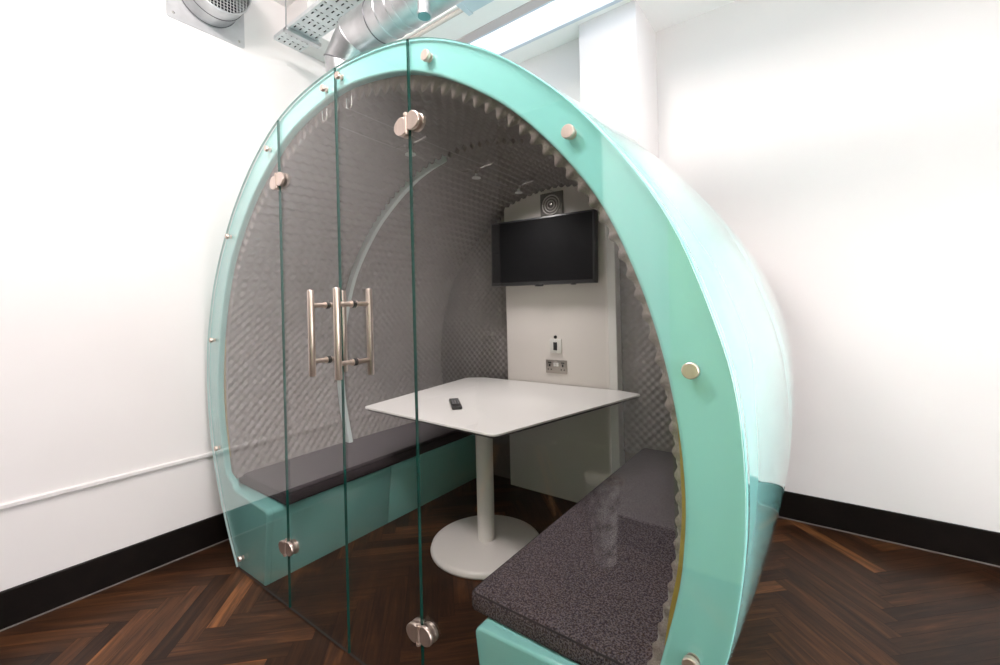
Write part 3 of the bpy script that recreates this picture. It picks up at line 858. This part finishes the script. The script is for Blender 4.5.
for i in range(-hN, hN + 1):
    a = i * s_; h_ = math.sqrt(max(RV ** 2 - a * a, 0)) - .004
    if h_ > .01:
        m.tube([MX @ Vector((a, -h_, .17)), MX @ Vector((a, h_, .17))], .0022, 5); m.tube([MX @ Vector((-h_, a, .172)), MX @ Vector((h_, a, .172))], .0022, 5)
under(wv, m.build('mesh_grille', M_galv))
under(wv, MB().lathe([(.0005, .02), (RV - .006, .02), (RV - .006, .024), (.0005, .024)], 48, MX).build('damper', M_hole))
for yy in (py0 + .03, py1 - .03):
    for zz in (pz0 + .03, pz1 - .03):
        under(wv, MB().lathe([(.0004, 0), (.007, 0), (.006, .003), (.0004, .004)], 14, at(XL + .004, yy, zz) @ Matrix.Rotation(PI / 2, 4, 'Y')).build('screw', M_chrome))
# rectangular duct and conduit
bd = thing('rectangular_duct', 'blue-grey rectangular duct end hanging under the ceiling beside the round duct', 'duct', (-.9, 1.6, 2.9))
under(bd, MB().box(-1.558, XR, 1.45, 1.87, 2.9, 3.12, .004, 1).build('casing', M_blueduct, smooth=40))
under(bd, MB().box(-1.562, -1.53, 1.446, 1.874, 2.896, 3.124, .002, 1).build('flange', M_blueduct, smooth=40))
under(bd, MB().tube([(-1.4, 1.5, 3.12), (-1.4, 1.5, ZC)], .004, 8).build('hanger_rod', M_galv)); under(bd, MB().tube([(-1.4, 1.84, 3.12), (-1.4, 1.84, ZC)], .004, 8).build('hanger_rod', M_galv))
tag(MB().tube([(XL + .001, 1.985, 3.0562), (XR - .001, 1.985, 3.0562)], .014, 10).build('conduit_pipe', mat('beige_conduit', (.58, .53, .49), .5)), 'beige conduit pipe under the ceiling behind the round duct', 'pipe')

# ------------------------------------------------------------------ what the glass mirrors, behind the camera
ch = thing('lounge_chair', 'black high-backed shell chair on beech legs, mirrored faintly in the pod glass', 'chair', (-1.62, -.50, 0))
Mc = at(-1.62, -.50, 0) @ Matrix.Rotation(math.radians(-28), 4, 'Z')
v = []; f = []
nu, nv = 16, 18
for j in range(nv + 1):
    t = j / nv
    if t < .45:
        q = t / .45; y = .26 - .50 * q; z = .43 - .03 * math.sin(q * PI / 2); wd = .26 + .02 * q; cup = .05 * q
    else:
        q = (t - .45) / .55; y = -.24 - .17 * q; z = .40 + .64 * q ** .9; wd = .30 - .02 * q; cup = .14 * (1 - .4 * q)
    for i in range(nu + 1):
        s_ = i / nu * 2 - 1
        side = abs(s_) ** 2.4
        v.append(Mc @ Vector((s_ * wd, y + cup * side * (1 if t > .3 else .2), z + (.10 * side * (1 - abs(t - .45) * 2) if t < .9 else 0))))
for j in range(nv):
    for i in range(nu): f.append((j * (nu + 1) + i, j * (nu + 1) + i + 1, (j + 1) * (nu + 1) + i + 1, (j + 1) * (nu + 1) + i))
so_ = link_mesh('shell_seat', v, f, M_chair, None, 60); under(ch, so_)
md = so_.modifiers.new('thick', 'SOLIDIFY'); md.thickness = .02; md.offset = -1
for sx in (-1, 1):
    for sy in (-1, 1):
        under(ch, MB().tube([Mc @ Vector((sx * .13, sy * .12 - .02, .385)), Mc @ Vector((sx * .24, sy * .24 - .02, 0.003))], [.018, .011], 12).build('leg', M_beech))
vs = thing('paper_basket', 'tall tapering grey basket with loop handles, mirrored faintly above the tweed bench cushion', 'basket', (-.87, -.14, 0))
prof = [(.045, 0), (.052, .01), (.058, .15), (.068, .26), (.082, .36), (.088, .40), (.082, .40), (.062, .25), (.05, .03), (.0005, .02)]
under(vs, MB().lathe(prof, 32, at(-.87, -.14, 0)).build('body', noise_color(mat('mottled_grey_weave', (.3, .29, .28), .8), 22, (.08, .075, .07), (.85, .83, .8)), smooth=60))
for s_ in (-1, 1):
    under(vs, MB().tube([Vector((-.87 + s_ * .05 + .05 * math.cos(2 * PI * k / 20), -.14, .41 + .018 * math.sin(2 * PI * k / 20))) for k in range(20)], .006, 6, closed=True).build('loop_handle', mat('cream_cord', (.6, .52, .42), .7)))

# ------------------------------------------------------------------ light
W = bpy.data.worlds.new('sky'); sc.world = W; W.use_nodes = True
W.node_tree.nodes['Background'].inputs['Color'].default_value = (1, .975, 1, 1); W.node_tree.nodes['Background'].inputs['Strength'].default_value = 8.5
def area(name, loc, size, power, rot, col=(1, .915, .90)):
    l = bpy.data.lights.new(name, 'AREA'); l.shape = 'RECTANGLE'; l.size, l.size_y = size; l.energy = power; l.color = col
    o = bpy.data.objects.new(name, l); COL.objects.link(o); o.location = loc; o.rotation_euler = rot
    return o
area('added_window_fill', (XR - .42, .8, 1.6), (2.2, 1.9), 36, Vector((-1, -.42, -.08)).to_track_quat('-Z', 'Y').to_euler(), (1, .925, .945))  # added area light standing inside the added right window
ql = Vector((-.08, .5, -.85)).to_track_quat('-Z', 'Y').to_euler()
area('fill_entrance', (-1.3, -.04, ZC - .06), (.7, .4), 82, ql)  # unseen fill added for the pod front, left wall and interior
area('fill_nib', (-.35, .2, ZC - .02), (.7, .5), 24, (0, 0, 0))  # unseen fill added to lift the nib wall and right rim
area('fill_corner', (1.3, .9, ZC - .02), (1.6, 1.4), 20, (0, 0, 0))  # unseen fill added for the right side and back wall
for y, pw in ((1.32, 3), (1.78, 4), (2.18, 38)):
    l = bpy.data.lights.new('cable_spot_light', 'SPOT'); l.energy = pw; l.spot_size = math.radians(150); l.spot_blend = 1; l.shadow_soft_size = .10; l.color = (1, .95, .93)
    o = bpy.data.objects.new('cable_spot_light', l); COL.objects.link(o); o.location = (-1.46, y, 1.935)

# ------------------------------------------------------------------ camera
cam = bpy.data.cameras.new('camera'); co = bpy.data.objects.new('camera', cam); COL.objects.link(co)
yaw, roll = .641353924, .024628367
fw = Vector((-math.sin(yaw), math.cos(yaw), 0)); rt = Vector((math.cos(yaw), math.sin(yaw), 0)); up = Vector((0, 0, 1))
cr_, sr_ = math.cos(roll), math.sin(roll)
right = rt * cr_ - up * sr_; upv = rt * sr_ + up * cr_
co.matrix_world = Matrix(((right.x, upv.x, -fw.x, 0), (right.y, upv.y, -fw.y, 0), (right.z, upv.z, -fw.z, 1.25), (0, 0, 0, 1)))
cam.sensor_width = 36; cam.lens = 432.628 / 1000 * 36; cam.shift_x = .0006; cam.shift_y = -.02444; cam.clip_start = .02
sc.camera = co
sc.view_settings.view_transform = 'Standard'; sc.view_settings.look = 'None'; sc.view_settings.gamma = 1; sc.view_settings.use_curve_mapping = False
sc.view_settings.exposure = -0.18
sc.cycles.use_denoising = True; sc.cycles.max_bounces = 12; sc.cycles.diffuse_bounces = 6; sc.cycles.glossy_bounces = 6; sc.cycles.transparent_max_bounces = 16
sc.cycles.sample_clamp_indirect = 8
